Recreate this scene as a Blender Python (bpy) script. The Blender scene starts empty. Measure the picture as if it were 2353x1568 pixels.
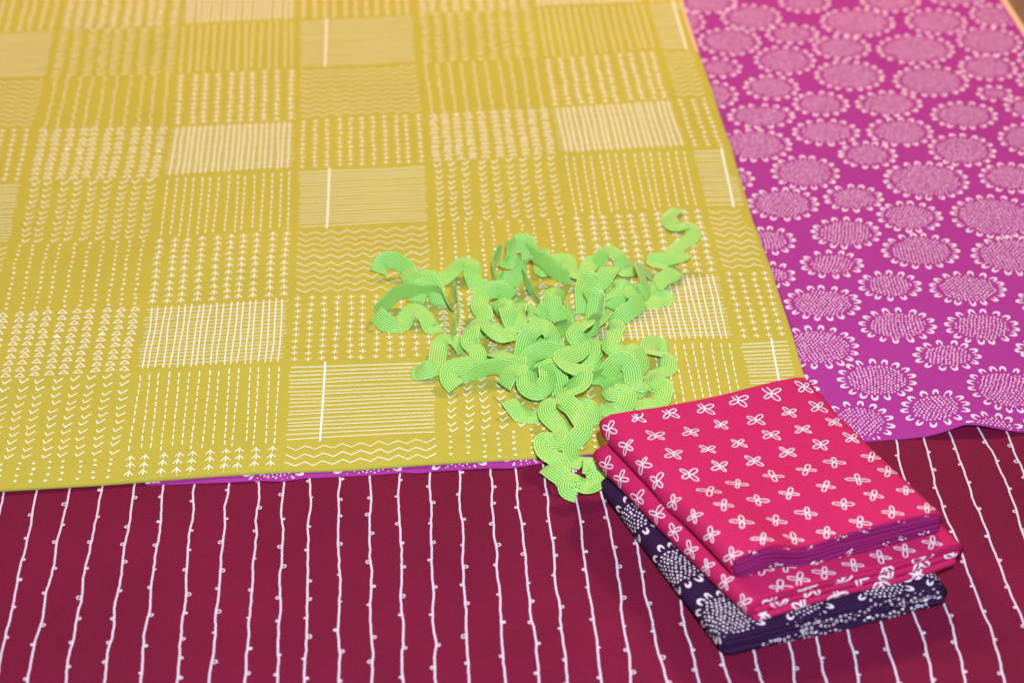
import bpy, math, random
import numpy as np
from mathutils import Matrix

# ------------------------------------------------------------------ camera, world, lamps, exposure
scene = bpy.context.scene
CELL = 0.088                                   # width of one printed patch on the yellow cloth (m)
FPX = 4500.0                                   # focal length in pixels of a 2352 x 1568 picture
PITCH, YAW, ROLL = 0.901199913, -0.0787410732, -0.00308069783
CAM = np.array([2.57247129, -13.1404696, 8.11301312]) * CELL

def rot(pitch, yaw, roll):
    cp, sp, cy, sy, cr, sr = math.cos(pitch), math.sin(pitch), math.cos(yaw), math.sin(yaw), math.cos(roll), math.sin(roll)
    Rx = np.array([[1, 0, 0], [0, cp, -sp], [0, sp, cp]])
    Rz = np.array([[cy, -sy, 0], [sy, cy, 0], [0, 0, 1]])
    Rr = np.array([[cr, -sr, 0], [sr, cr, 0], [0, 0, 1]])
    return Rz @ Rx @ Rr
RC = rot(PITCH, YAW, ROLL)

def px(x, y, z=0.0):
    """picture point (2352 x 1568 frame) -> world point at height z on what carries it"""
    d = RC @ np.array([(x - 1176.0) / FPX, (784.0 - y) / FPX, -1.0])
    t = (z - CAM[2]) / d[2]
    return CAM + d * t
# move the origin to the middle of the picture
CAM = CAM - np.array([*px(1176, 784)[:2], 0.0])

cam_d = bpy.data.cameras.new("camera")
cam_d.sensor_width = 36.0
cam_d.lens = FPX / 2352.0 * 36.0
cam_d.clip_start, cam_d.clip_end = 0.02, 50.0
cam = bpy.data.objects.new("camera", cam_d)
scene.collection.objects.link(cam)
M4 = Matrix.Identity(4)
for i in range(3):
    for j in range(3):
        M4[i][j] = RC[i, j]
    M4[i][3] = CAM[i]
cam.matrix_world = M4
scene.camera = cam
cam_d.dof.use_dof = True
cam_d.dof.focus_distance = float(np.dot(px(1450, 930, 0.02) - CAM, RC @ np.array([0, 0, -1.0])))
cam_d.dof.aperture_fstop = 6.4

world = bpy.data.worlds.new("World")
scene.world = world
world.use_nodes = True
wb = world.node_tree.nodes["Background"]
wb.inputs[0].default_value = (1.0, 0.86, 0.72, 1)
wb.inputs[1].default_value = 0.07

def lamp(name, kind, loc, aim, energy, color, size):
    d = bpy.data.lights.new(name, kind)
    d.energy, d.color = energy, color
    if kind == 'AREA':
        d.shape, d.size = 'DISK', size
    else:
        d.shadow_soft_size = size
    o = bpy.data.objects.new(name, d)
    scene.collection.objects.link(o)
    o.location = loc
    v = Matrix.Identity(3)
    from mathutils import Vector
    o.rotation_euler = (Vector(aim) - Vector(loc)).to_track_quat('-Z', 'Y').to_euler()
    return o
# the camera's own flash (cool) and the two warm lamps of the room behind the table
lamp("camera_flash", 'AREA', tuple(CAM + np.array([0.05, 0.02, 0.18])), (0.02, -0.05, 0.0), 17.5, (0.80, 0.90, 1.0), 0.045)
lamp("room_lamp_right", 'AREA', (0.52, 0.92, 0.86), (0.05, 0.2, 0.0), 12.0, (1.0, 0.64, 0.38), 0.09)
lamp("room_lamp_left", 'AREA', (-0.72, 0.85, 0.90), (0.1, 0.2, 0.0), 8.5, (1.0, 0.64, 0.38), 0.09)

vs = scene.view_settings
vs.view_transform, vs.look, vs.exposure, vs.gamma = 'Standard', 'None', 0.0, 1.0

# ------------------------------------------------------------------ helpers
random.seed(7)
rng = np.random.default_rng(7)
MM = 0.001

def sl(c):
    """sRGB 0..255 -> linear rgba"""
    o = []
    for v in c:
        v = v / 255.0
        o.append(v / 12.92 if v <= 0.04045 else ((v + 0.055) / 1.055) ** 2.4)
    return (*o, 1.0)

def nmat(name):
    m = bpy.data.materials.new(name)
    m.use_nodes = True
    return m, m.node_tree.nodes, m.node_tree.links

def cloth_mat(name, col, var=0.10, rough=0.85, bump=0.25, sheen=0.0, twill=False):
    m, n, l = nmat(name)
    b = n["Principled BSDF"]
    b.inputs["Roughness"].default_value = rough
    b.inputs["Specular IOR Level"].default_value = 0.15
    b.inputs["Sheen Weight"].default_value = sheen
    b.inputs["Sheen Roughness"].default_value = 0.5
    tc = n.new("ShaderNodeTexCoord")
    big = n.new("ShaderNodeTexNoise"); big.inputs["Scale"].default_value = 16.0; big.inputs["Detail"].default_value = 4.0
    fine = n.new("ShaderNodeTexNoise"); fine.inputs["Scale"].default_value = 620.0; fine.inputs["Detail"].default_value = 2.0
    l.new(tc.outputs["Object"], big.inputs["Vector"]); l.new(tc.outputs["Object"], fine.inputs["Vector"])
    mix = n.new("ShaderNodeMath"); mix.operation = 'MULTIPLY_ADD'
    l.new(big.outputs["Fac"], mix.inputs[0]); mix.inputs[1].default_value = 0.5
    f2 = n.new("ShaderNodeMath"); f2.operation = 'MULTIPLY'; l.new(fine.outputs["Fac"], f2.inputs[0]); f2.inputs[1].default_value = 0.5
    l.new(f2.outputs[0], mix.inputs[2])
    mr = n.new("ShaderNodeMapRange"); l.new(mix.outputs[0], mr.inputs["Value"])
    mr.inputs["From Min"].default_value = 0.3; mr.inputs["From Max"].default_value = 0.7
    mr.inputs["To Min"].default_value = 1.0 - var; mr.inputs["To Max"].default_value = 1.0 + var
    mc = n.new("ShaderNodeMix"); mc.data_type = 'RGBA'; mc.blend_type = 'MULTIPLY'; mc.inputs["Factor"].default_value = 1.0
    mc.inputs["A"].default_value = sl(col)
    l.new(mr.outputs["Result"], mc.inputs["B"])
    l.new(mc.outputs["Result"], b.inputs["Base Color"])
    # woven threads: two crossing wave textures
    mp = n.new("ShaderNodeMapping"); mp.inputs["Rotation"].default_value = (0, 0, math.radians(38 if twill else 3))
    l.new(tc.outputs["Object"], mp.inputs["Vector"])
    w1 = n.new("ShaderNodeTexWave"); w1.bands_direction = 'X'; w1.inputs["Scale"].default_value = 260.0 if twill else 420.0; w1.inputs["Distortion"].default_value = 1.5
    w2 = n.new("ShaderNodeTexWave"); w2.bands_direction = 'Y'; w2.inputs["Scale"].default_value = 420.0; w2.inputs["Distortion"].default_value = 1.5
    l.new(mp.outputs[0], w1.inputs["Vector"]); l.new(mp.outputs[0], w2.inputs["Vector"])
    ad = n.new("ShaderNodeMath"); ad.operation = 'ADD'; l.new(w1.outputs["Fac"], ad.inputs[0]); l.new(w2.outputs["Fac"], ad.inputs[1])
    ad2 = n.new("ShaderNodeMath"); ad2.operation = 'ADD'; l.new(ad.outputs[0], ad2.inputs[0]); l.new(fine.outputs["Fac"], ad2.inputs[1])
    bp = n.new("ShaderNodeBump"); bp.inputs["Strength"].default_value = bump; bp.inputs["Distance"].default_value = 0.0002
    l.new(ad2.outputs[0], bp.inputs["Height"]); l.new(bp.outputs["Normal"], b.inputs["Normal"])
    return m

def ink_mat(name, col, var=0.08):
    m, n, l = nmat(name)
    b = n["Principled BSDF"]
    b.inputs["Roughness"].default_value = 0.8
    b.inputs["Specular IOR Level"].default_value = 0.15
    tc = n.new("ShaderNodeTexCoord")
    t = n.new("ShaderNodeTexNoise"); t.inputs["Scale"].default_value = 700.0; t.inputs["Detail"].default_value = 2.0
    l.new(tc.outputs["Object"], t.inputs["Vector"])
    mr = n.new("ShaderNodeMapRange"); l.new(t.outputs["Fac"], mr.inputs["Value"])
    mr.inputs["From Min"].default_value = 0.3; mr.inputs["From Max"].default_value = 0.7
    mr.inputs["To Min"].default_value = 1.0 - 2 * var; mr.inputs["To Max"].default_value = 1.0
    mc = n.new("ShaderNodeMix"); mc.data_type = 'RGBA'; mc.blend_type = 'MULTIPLY'; mc.inputs["Factor"].default_value = 1.0
    mc.inputs["A"].default_value = sl(col); l.new(mr.outputs["Result"], mc.inputs["B"])
    l.new(mc.outputs["Result"], b.inputs["Base Color"])
    return m

MAT = {
    'maroon': cloth_mat("maroon_cotton", (113, 17, 54), 0.22),
    'magenta': cloth_mat("magenta_cotton", (162, 52, 148), 0.07),
    'yellow': cloth_mat("mustard_yellow_cotton", (183, 173, 68), 0.08),
    'pink': cloth_mat("pink_cotton", (189, 34, 94), 0.08, twill=True),
    'pink_back': cloth_mat("pink_cotton_wrong_side", (136, 28, 98), 0.10),
    'purple': cloth_mat("dark_purple_cotton", (50, 22, 62), 0.12),
    'selvage': cloth_mat("pale_selvage", (232, 188, 165), 0.06),
    'ink_cream': ink_mat("cream_ink", (252, 250, 236)),
    'ink_white': ink_mat("white_ink", (240, 225, 238)),
    'ink_stripe': ink_mat("greyish_white_ink", (222, 206, 228)),
    'ink_pink': ink_mat("pale_pink_ink", (244, 218, 244)),
}

def link(o):
    scene.collection.objects.link(o); return o

def mesh_obj(name, verts, faces, mat, parent=None, smooth=True):
    me = bpy.data.meshes.new(name)
    me.from_pydata([tuple(map(float, v)) for v in verts], [], faces)
    if smooth:
        me.polygons.foreach_set("use_smooth", [True] * len(me.polygons))
    me.materials.append(mat)
    o = link(bpy.data.objects.new(name, me))
    if parent is not None:
        o.parent = parent
    return o

def thing(name, label, cat, group=None, loc=(0, 0, 0)):
    o = link(bpy.data.objects.new(name, None))
    o.empty_display_size = 0.02
    o.location = loc
    o["label"], o["category"] = label, cat
    if group:
        o["group"] = group
    return o

def smooth01(t):
    t = np.clip(t, 0, 1); return t * t * (3 - 2 * t)

def sheet(name, P, r, mat, parent, rings=6, flat_front=False):
    """closed cloth slab: P is the (n,m,3) top grid, edge rounded with radius r (thickness 2r)"""
    n, m, _ = P.shape
    verts = list(P.reshape(-1, 3)); faces = []
    idx = lambda i, j: i * m + j
    for i in range(n - 1):
        for j in range(m - 1):
            faces.append((idx(i, j), idx(i, j + 1), idx(i + 1, j + 1), idx(i + 1, j)))
    loop = [idx(0, j) for j in range(m)] + [idx(i, m - 1) for i in range(1, n)] + \
           [idx(n - 1, j) for j in range(m - 2, -1, -1)] + [idx(i, 0) for i in range(n - 2, 0, -1)]
    L = np.array([verts[k] for k in loop]); N = len(loop)
    out = rim_dirs(L)
    if flat_front:
        out[1:m - 1] *= 0.06
        side = P[0, 0] - P[0, 1]; side[2] = 0; side /= np.linalg.norm(side)
        out[0] = side; out[m - 1] = -side
    prev = loop
    for k in range(1, rings + 1):
        th = math.pi * k / rings
        pts = L + out * (r * math.sin(th)) + np.array([0, 0, 1.0]) * (-r * (1 - math.cos(th)))
        base = len(verts); verts.extend(pts)
        cur = [base + q for q in range(N)]
        for q in range(N):
            a, b = q, (q + 1) % N
            faces.append((prev[b], prev[a], cur[a], cur[b]))
        prev = cur
    # underside, reusing the last ring as its border
    base = len(verts)
    bmap = {loop[q]: prev[q] for q in range(N)}
    for i in range(1, n - 1):
        for j in range(1, m - 1):
            bmap[idx(i, j)] = len(verts)
            verts.append(P[i, j] - np.array([0, 0, 2 * r]))
    for i in range(n - 1):
        for j in range(m - 1):
            faces.append((bmap[idx(i, j)], bmap[idx(i + 1, j)], bmap[idx(i + 1, j + 1)], bmap[idx(i, j + 1)]))
    return mesh_obj(name, verts, faces, mat, parent)

def rim_dirs(L):
    t = np.roll(L, -1, 0) - np.roll(L, 1, 0)
    o = np.stack([t[:, 1], -t[:, 0], np.zeros(len(L))], 1)
    return o / np.maximum(np.linalg.norm(o, axis=1, keepdims=True), 1e-9)

# ---- printed marks: flat ink shapes lying on the cloth, in the cloth's own 2-D coordinates
class Ink:
    def __init__(self):
        self.v, self.f, self.e = [], [], []
    def poly(self, pts, lift=0.0):
        b = len(self.v)
        self.v.extend([tuple(p) for p in pts]); self.e.extend([lift] * len(pts))
        self.f.append(tuple(range(b, b + len(pts))))
    def dot(self, c, rx, ry=None, a=0.0, n=8, lift=0.0):
        ry = rx if ry is None else ry
        ca, sa = math.cos(a), math.sin(a)
        self.poly([(c[0] + rx * math.cos(t) * ca - ry * math.sin(t) * sa, c[1] + rx * math.cos(t) * sa + ry * math.sin(t) * ca)
                   for t in [2 * math.pi * k / n for k in range(n)]], lift)
    def stroke(self, pts, w, lift=None, closed=False, taper=None):
        p = np.asarray(pts, float)
        if lift is None:
            lift = random.uniform(0, 0.06) * MM
        if closed:
            t = np.roll(p, -1, 0) - np.roll(p, 1, 0)
        else:
            d0 = p[1] - p[0]; d1 = p[-1] - p[-2]
            d0 = d0 / (np.linalg.norm(d0) + 1e-12); d1 = d1 / (np.linalg.norm(d1) + 1e-12)
            p = np.vstack([p[0] - d0 * w * 0.42, p, p[-1] + d1 * w * 0.42])
            t = np.gradient(p, axis=0)
        t = t / (np.linalg.norm(t, axis=1, keepdims=True) + 1e-12)
        nrm = np.stack([-t[:, 1], t[:, 0]], 1)
        hw = np.full(len(p), w / 2)
        if taper is not None:
            hw = hw * np.interp(np.linspace(0, 1, len(p)), np.linspace(0, 1, len(taper)), taper)
        if not closed:
            hw[0] *= 0.45; hw[-1] *= 0.45
        a, b = p + nrm * hw[:, None], p - nrm * hw[:, None]
        base = len(self.v); n = len(p)
        self.v.extend(map(tuple, a)); self.v.extend(map(tuple, b)); self.e.extend([lift] * (2 * n))
        for k in range(n if closed else n - 1):
            k2 = (k + 1) % n
            self.f.append((base + k, base + n + k, base + n + k2, base + k2))
    def build(self, name, fmap, mat, parent, keep=None, eps=0.12 * MM):
        """fmap: (N,2),(N,) lift -> (N,3) world; keep: (N,2)->bool, faces with a lost vertex are cut away"""
        if not self.f:
            return None
        v = np.array(self.v); e = np.array(self.e) + eps
        f = self.f
        if keep is not None:
            k = keep(v)
            f = [q for q in f if all(k[i] for i in q)]
            if not f:
                return None
        used = sorted({i for q in f for i in q}); re = {o: n for n, o in enumerate(used)}
        f = [tuple(re[i] for i in q) for q in f]
        W = fmap(v[used], e[used])
        # make every ink face look up (out of the cloth)
        o = mesh_obj(name, W, f, mat, parent, smooth=True)
        if name in ("printed_dots", "printed_flecks"):
            o["kind"] = "stuff"
        return o

def polyline(pts, step):
    p = np.asarray(pts, float); out = [p[0]]
    for a, b in zip(p[:-1], p[1:]):
        k = max(1, int(math.ceil(np.linalg.norm(b - a) / step)))
        out.extend([a + (b - a) * (q / k) for q in range(1, k + 1)])
    return np.array(out)

def catmull(pts, n):
    p = np.asarray(pts, float); m = len(p)
    p = np.vstack([2 * p[0] - p[1], p, 2 * p[-1] - p[-2]])
    out = []
    for s in np.linspace(0, m - 1 - 1e-9, n):
        i = int(s); t = s - i
        a, b, c, d = p[i], p[i + 1], p[i + 2], p[i + 3]
        out.append(0.5 * ((2 * b) + (c - a) * t + (2 * a - 5 * b + 4 * c - d) * t * t + (3 * b - a - 3 * c + d) * t ** 3))
    return np.array(out)

def flower(ink, c, rx, ry, petal, dot_r, pitch, ang0=0.0, w=1.25 * MM):
    """ring of small arches round a disc of dots"""
    R = 0.5 * (rx + ry)
    n = max(9, int(round(2 * math.pi * R * 0.9 / (petal * 1.22))))
    for k in range(n):
        a = ang0 + 2 * math.pi * (k + random.uniform(-.12, .12)) / n
        hh = random.uniform(0.85, 1.1) * petal * 0.52; ww = petal * random.uniform(0.22, 0.29)
        pts = []
        for q in range(9):
            th = math.pi * q / 8
            lx = ww * math.cos(th) * (1.0 + 0.10 * random.random())
            ly = -hh + hh * math.sin(th) ** 0.7 * 1.0
            rr = (1 - 0.02) * 1.0
            ca, sa = math.cos(a), math.sin(a)
            # local frame: outward = (ca, sa)
            o = np.array([rx * ca, ry * sa]) * rr
            u = np.array([ca, sa]); v = np.array([-sa, ca])
            pts.append(np.array(c) + o + u * ly + v * lx)
        lean = random.random()
        ink.stroke(pts, w * 1.25, taper=[0.3, 0.7 + 0.3 * lean, 1.55, 1.0 - 0.3 * lean, 0.3])
    # dots in slightly swinging rows
    fr = 1.0 - petal * 0.95 / R
    sx = random.uniform(0, 6)
    ph = random.uniform(-.5, .5)
    rows = int(2 * R / pitch) + 2
    for i in range(-rows, rows + 1):
        for j in range(-rows, rows + 1):
            x = (i + 0.5 * (j & 1)) * pitch * 1.05
            y = j * pitch * 0.86
            x += 0.55 * pitch * math.sin(y / (pitch * 2.6) + sx)
            x, y = x * math.cos(ph) - y * math.sin(ph), x * math.sin(ph) + y * math.cos(ph)
            x += random.uniform(-.14, .14) * pitch; y += random.uniform(-.14, .14) * pitch
            if (x / (rx * fr)) ** 2 + (y / (ry * fr)) ** 2 <= 1.0:
                s = random.uniform(0.8, 1.15) * dot_r
                ink.dot((c[0] + x, c[1] + y), s * 1.1, s * 0.92, random.uniform(0, 3), n=7)

# ------------------------------------------------------------------ the surface: table and the three spread cloths
ZT = -1.2 * MM                 # table
def w2(x, y, z=0.0):
    return px(x, y, z)[:2]

def noise2(x, y, s, seed):
    r = np.random.default_rng(seed); o = 0
    for _ in range(5):
        a = r.uniform(0, 2 * math.pi); f = r.uniform(0.6, 1.5) / s; p = r.uniform(0, 6.28)
        o = o + np.sin((np.cos(a) * x + np.sin(a) * y) * 2 * math.pi * f + p)
    return o / 5

# wooden table top
def wood_mat():
    m, n, l = nmat("brown_wood")
    b = n["Principled BSDF"]; b.inputs["Roughness"].default_value = 0.45
    tc = n.new("ShaderNodeTexCoord"); mp = n.new("ShaderNodeMapping"); mp.inputs["Scale"].default_value = (18, 1.6, 5)
    l.new(tc.outputs["Object"], mp.inputs["Vector"])
    t = n.new("ShaderNodeTexNoise"); t.inputs["Scale"].default_value = 6.0; t.inputs["Detail"].default_value = 8; t.inputs["Distortion"].default_value = 0.8
    l.new(mp.outputs[0], t.inputs["Vector"])
    cr = n.new("ShaderNodeValToRGB"); l.new(t.outputs["Fac"], cr.inputs["Fac"])
    cr.color_ramp.elements[0].color = sl((62, 40, 24)); cr.color_ramp.elements[1].color = sl((128, 92, 62))
    l.new(cr.outputs["Color"], b.inputs["Base Color"])
    return m
tv = []
for zz in (ZT - 0.03, ZT):
    tv += [(-0.75, -0.55, zz), (0.95, -0.55, zz), (0.95, 0.95, zz), (-0.75, 0.95, zz)]
table = mesh_obj("table_top", tv, [(3, 2, 1, 0), (4, 5, 6, 7), (0, 1, 5, 4), (1, 2, 6, 5), (2, 3, 7, 6), (3, 0, 4, 7)], wood_mat(), smooth=False)
table["kind"] = "structure"

# ---- edges of the cloths, read off the picture
FRONT_Y = np.array([w2(x, y, 2.2 * MM) for x, y in [(-260, 1139), (-100, 1129), (0, 1122), (200, 1110), (340, 1100), (500, 1088), (640, 1079), (820, 1073), (1000, 1062), (1240, 1046), (1500, 1024), (1700, 1003), (1893, 985)]])
RIGHT_Y = np.array([w2(x, y, 2.2 * MM) for x, y in [(1893, 1020), (1851, 890), (1828, 816), (1798, 723), (1761, 603), (1728, 520), (1711, 460), (1678, 353), (1655, 283), (1625, 190), (1601, 123), (1571, 33), (1545, -60), (1500, -260)]])
RIGHT_Y[0] = FRONT_Y[-1]
FRONT_M = np.array([w2(x, y, 0.5 * MM) for x, y in [(338, 1113), (520, 1107), (600, 1103), (645, 1105), (700, 1097), (780, 1094), (860, 1090), (930, 1084), (960, 1086), (1000, 1081), (1120, 1075), (1170, 1076), (1240, 1064), (1500, 1046), (1800, 1024), (1985, 1013), (2060, 1008), (2125, 1004), (2165, 999), (2215, 988), (2240, 990), (2290, 993), (2352, 994), (2600, 985)]])

def zm_maroon(x, y):
    return 0.45 * MM * noise2(x, y, 0.10, 3) + 0.22 * MM * noise2(x, y, 0.035, 4) + 0.1 * MM
def zm_mag(x, y):
    z = 0.75 * MM + 0.25 * MM * noise2(x, y, 0.10, 5)
    c = w2(2232, 992)                                      # the front edge lifts in a soft wave here
    z = z + 4.6 * MM * np.exp(-(((x - c[0]) / 0.02) ** 2 + ((y - c[1]) / 0.045) ** 2))
    c = w2(1120, 1062)
    z = z + 0.5 * MM * np.exp(-(((x - c[0]) / 0.03) ** 2 + ((y - c[1]) / 0.02) ** 2))
    return z

# ---- printed grid of the yellow cloth: where its patch corners lie in the picture
BX = {0: [(-300, 215), (10, 145), (100, 127), (177, 110), (297, 80), (427, 55), (520, 37), (690, 0), (880, -45), (1070, -90), (1260, -130)],
      1: [(-300, 452), (10, 418), (62, 413), (165, 403), (290, 393), (410, 373), (545, 353), (700, 333), (855, 308), (1046, 279), (1240, 245)],
      2: [(-300, 692), (10, 684), (160, 683), (275, 683), (395, 680), (520, 678), (690, 669), (840, 658), (1019, 648), (1208, 632)],
      3: [(-300, 932), (10, 951), (140, 960), (262, 976), (385, 985), (520, 990), (680, 1000), (835, 1005), (1000, 1010), (1185, 1016)],
      4: [(-300, 1170), (10, 1222), (135, 1243), (247, 1262), (357, 1283), (495, 1306), (645, 1330), (795, 1356), (965, 1385), (1150, 1410)],
      5: [(-300, 1398), (10, 1482), (120, 1516), (228, 1548), (350, 1585), (480, 1616), (630, 1654), (785, 1691), (890, 1714), (1130, 1770)]}
BY = {-1: [-105, -13, 85, 185, 300, 430, 572, 728, 890, 1080, 1275],
      0: [-113, -21, 75, 180, 295, 423, 562, 717, 878, 1065, 1260],
      1: [-120, -30, 65, 171, 290, 413, 551, 703, 860, 1046, 1240],
      2: [-132, -43, 50, 160, 276, 396, 530, 682, 839, 1019, 1208],
      3: [-142, -54, 38, 146, 262, 380, 516, 670, 828, 1000, 1185],
      4: [-155, -68, 24, 136, 247, 360, 499, 645, 795, 965, 1150],
      5: [-166, -80, 12, 118, 227, 347, 481, 626, 785, 950, 1130],
      6: [-178, -92, 0, 105, 215, 338, 472, 616, 772, 935, 1112]}
def bx(k, y):
    if k == -1:
        return 2 * bx(0, y) - bx(1, y)
    if k == 6:
        return bx(5, y) + 0.985 * (bx(5, y) - bx(4, y))
    t = np.array(BX[k], float)
    if y < t[0, 0]:
        return t[0, 1] + (y - t[0, 0]) * (t[1, 1] - t[0, 1]) / (t[1, 0] - t[0, 0])
    return float(np.interp(y, t[:, 0], t[:, 1]))
CORNER = {}
for k in range(-1, 7):
    for ri, y in enumerate(BY[k]):
        CORNER[(k, ri - 4)] = w2(bx(k, y), y, 3.3 * MM)        # rows -4 .. 6

def row_line(r):
    p = np.array([CORNER[(k, r)] for k in range(-1, 7)])
    return p
ROW1, ROW4, ROWN2 = row_line(1), row_line(4), row_line(-2)
MID = 0.42 * row_line(3) + 0.58 * row_line(2)
def fold(x, y, line, h, back, front):
    """a pressed fold: rises gently from the back, drops quicker in front"""
    yl = np.interp(x, line[:, 0], line[:, 1])
    d = y - yl
    return h * np.where(d > 0, np.exp(-d / back), np.exp(d / front))
def zm_yel(x, y):
    z = 3.3 * MM + 0.55 * MM * noise2(x, y, 0.09, 11) + 0.25 * MM * noise2(x, y, 0.035, 12)
    z = z + fold(x, y, ROW1, 2.3 * MM, 0.035, 0.010) + fold(x, y, ROW4, 2.1 * MM, 0.035, 0.010) + fold(x, y, MID, 1.5 * MM, 0.025, 0.010)
    z = z + fold(x, y, ROWN2, 1.8 * MM, 0.03, 0.015)
    yf = np.interp(x, FRONT_Y[:, 0], FRONT_Y[:, 1])
    d = y - yf
    z = z - 0.5 * MM * np.exp(-np.maximum(d, 0) / 0.006)
    z = z + 0.25 * MM * np.exp(-((d - 0.0135) / 0.0016) ** 2)      # stitched line of the hem
    return z

def resample(P, n):
    P = np.asarray(P, float)
    d = np.r_[0, np.cumsum(np.linalg.norm(np.diff(P, axis=0), axis=1))]
    s = np.linspace(0, d[-1], n)
    return np.stack([np.interp(s, d, P[:, k]) for k in range(P.shape[1])], 1)

def coons(front, back, left, right, n, m, zf):
    """grid (n rows front->back, m columns left->right)"""
    F, B, Lf, Rt = resample(front, m), resample(back, m), resample(left, n), resample(right, n)
    s = np.linspace(0, 1, m)[None, :, None]; t = np.linspace(0, 1, n)[:, None, None]
    X = (1 - t) * F[None] + t * B[None] + (1 - s) * Lf[:, None] + s * Rt[:, None] \
        - ((1 - s) * (1 - t) * F[0] + s * (1 - t) * F[-1] + (1 - s) * t * B[0] + s * t * B[-1])
    z = zf(X[..., 0], X[..., 1])
    return np.concatenate([X, z[..., None]], -1)

# ---- maroon cloth
maroon = thing("striped_cloth", "maroon cotton cloth with thin white looped stripes, spread under everything else", "cloth")
mL, mR, mF, mB = -0.62, 0.60, -0.42, 0.16
g = coons([(mL, mF), (mR, mF)], [(mL, mB), (mR, mB)], [(mL, mF), (mL, mB)], [(mR, mF), (mR, mB)], 60, 120, zm_maroon)
sheet("cloth_sheet", g, 0.25 * MM, MAT['maroon'], maroon, rings=4)

tops = [(13, 1122), (88, 1117), (162, 1112), (235, 1108), (312, 1103), (379, 1105), (448, 1101), (525, 1098), (597, 1092), (652, 1090), (713, 1088), (778, 1084),
        (849, 1080), (916, 1077), (986, 1072), (1054, 1068), (1125, 1064), (1181, 1060), (1247, 1058), (1312, 1055)]
bots = [-92, -10, 63, 150, 238, 320, 407, 483, 563, 637, 700, 780, 854, 927, 1001, 1077, 1161, 1239, 1304, 1382]
lines = [[(t[0], t[1]), (b, 1568)] for t, b in zip(tops, bots)]
lines += [[(1372, 1110), (1400, 1205), (1420, 1330), (1450, 1568)], [(1440, 1110), (1466, 1270), (1490, 1400), (1530, 1568)],
          [(1500, 1100), (1604, 1568)], [(1566, 1090), (1640, 1440), (1676, 1568)], [(1630, 1085), (1720, 1450), (1752, 1568)],
          [(1694, 1070), (1808, 1462), (1828, 1568)], [(1760, 1060), (1870, 1440), (1898, 1568)], [(1822, 1050), (1945, 1440), (1970, 1568)],
          [(1885, 1040), (2017, 1414), (2052, 1528), (2061, 1568)], [(1940, 1030), (2097, 1404), (2129, 1505), (2143, 1568)],
          [(2056, 1008), (2075, 1090), (2166, 1377), (2184, 1436), (2207, 1510), (2216, 1568)], [(2122, 1008), (2147, 1106), (2170, 1172), (2220, 1300), (2252, 1391), (2290, 1491), (2307, 1564)],
          [(2186, 1005), (2213, 1080), (2239, 1154), (2280, 1254), (2307, 1327), (2340, 1400), (2400, 1550)], [(2250, 990), (2289, 1058), (2325, 1149), (2352, 1231), (2440, 1450)],
          [(2311, 990), (2352, 1095), (2420, 1260)], [(2375, 990), (2420, 1100)]]
for li, pl in enumerate(lines):
    w = np.array([w2(*p) for p in pl])
    d0 = (w[0] - w[1]) / np.linalg.norm(w[0] - w[1]); d1 = (w[-1] - w[-2]) / np.linalg.norm(w[-1] - w[-2])
    w = np.vstack([w[0] + d0 * 0.05, w, w[-1] + d1 * 0.05])
    c = catmull(w, 120) if len(w) > 4 else polyline(w, 0.003)
    L = np.r_[0, np.cumsum(np.linalg.norm(np.diff(c, axis=0), axis=1))]
    s = np.arange(0, L[-1], 1.6 * MM)
    c = np.stack([np.interp(s, L, c[:, 0]), np.interp(s, L, c[:, 1])], 1)
    t = np.gradient(c, axis=0); t /= np.linalg.norm(t, axis=1, keepdims=True)
    nn = np.stack([-t[:, 1], t[:, 0]], 1)
    wob = np.cumsum(rng.normal(0, 1, len(s))); k = np.ones(7) / 7
    wob = np.convolve(wob, k, 'same') - np.convolve(wob, np.ones(31) / 31, 'same')
    wob = np.clip(wob, -2.4, 2.4)
    fast = np.convolve(rng.normal(0, 1, len(s)), np.ones(3) / 3, 'same')
    c = c + nn * (wob * 0.26 * MM + fast * 0.20 * MM)[:, None]
    ink = Ink(); ink.stroke(c, 1.05 * MM, lift=0.0)
    i = int(rng.integers(3, 9)); side = 1 if rng.random() < .5 else -1
    while i < len(s) - 2:
        rr = rng.uniform(0.5, 1.05) * MM
        cc = c[i] + nn[i] * side * (rr + 0.35 * MM)
        a = np.linspace(0, 2 * math.pi, 11)[:-1]; ra = rng.uniform(0, 3)
        e1, e2 = rr * rng.uniform(1.0, 1.25), rr
        if rng.random() < 0.3:
            ink.dot(cc, rr * 1.1, n=10, lift=0.05 * MM)
        else:
            ink.stroke([(cc[0] + e1 * math.cos(q) * math.cos(ra) - e2 * math.sin(q) * math.sin(ra), cc[1] + e1 * math.cos(q) * math.sin(ra) + e2 * math.sin(q) * math.cos(ra)) for q in a],
                       0.72 * MM, lift=0.05 * MM, closed=True)
        i += int(rng.integers(8, 15)); side = -side if rng.random() < .72 else side
    ink.build("printed_stripe", lambda v, e: np.c_[v, zm_maroon(v[:, 0], v[:, 1]) + e], MAT['ink_stripe'], maroon,
              keep=lambda v: (v[:, 0] > mL + .002) & (v[:, 0] < mR - .002) & (v[:, 1] > mF + .002) & (v[:, 1] < mB - .002))

# ---- magenta cloth
magenta = thing("flower_print_cloth", "magenta cotton cloth printed with pale dotted round flowers, lying half under the yellow cloth", "cloth")
mr_edge = np.array([w2(x, y) for x, y in [(2600, 985), (2570, 560), (2440, 215), (2362, 90), (2304, 0), (2180, -190)]])
FRONT_M[-1] = mr_edge[0]
ml_top = FRONT_M[0] + (px(700, -190)[:2] - px(520, 1100)[:2])
g = coons(FRONT_M, [ml_top, mr_edge[-1]], [FRONT_M[0], ml_top], mr_edge, 130, 150, zm_mag)
sheet("cloth_sheet", g, 0.3 * MM, MAT['magenta'], magenta, rings=4)
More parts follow.
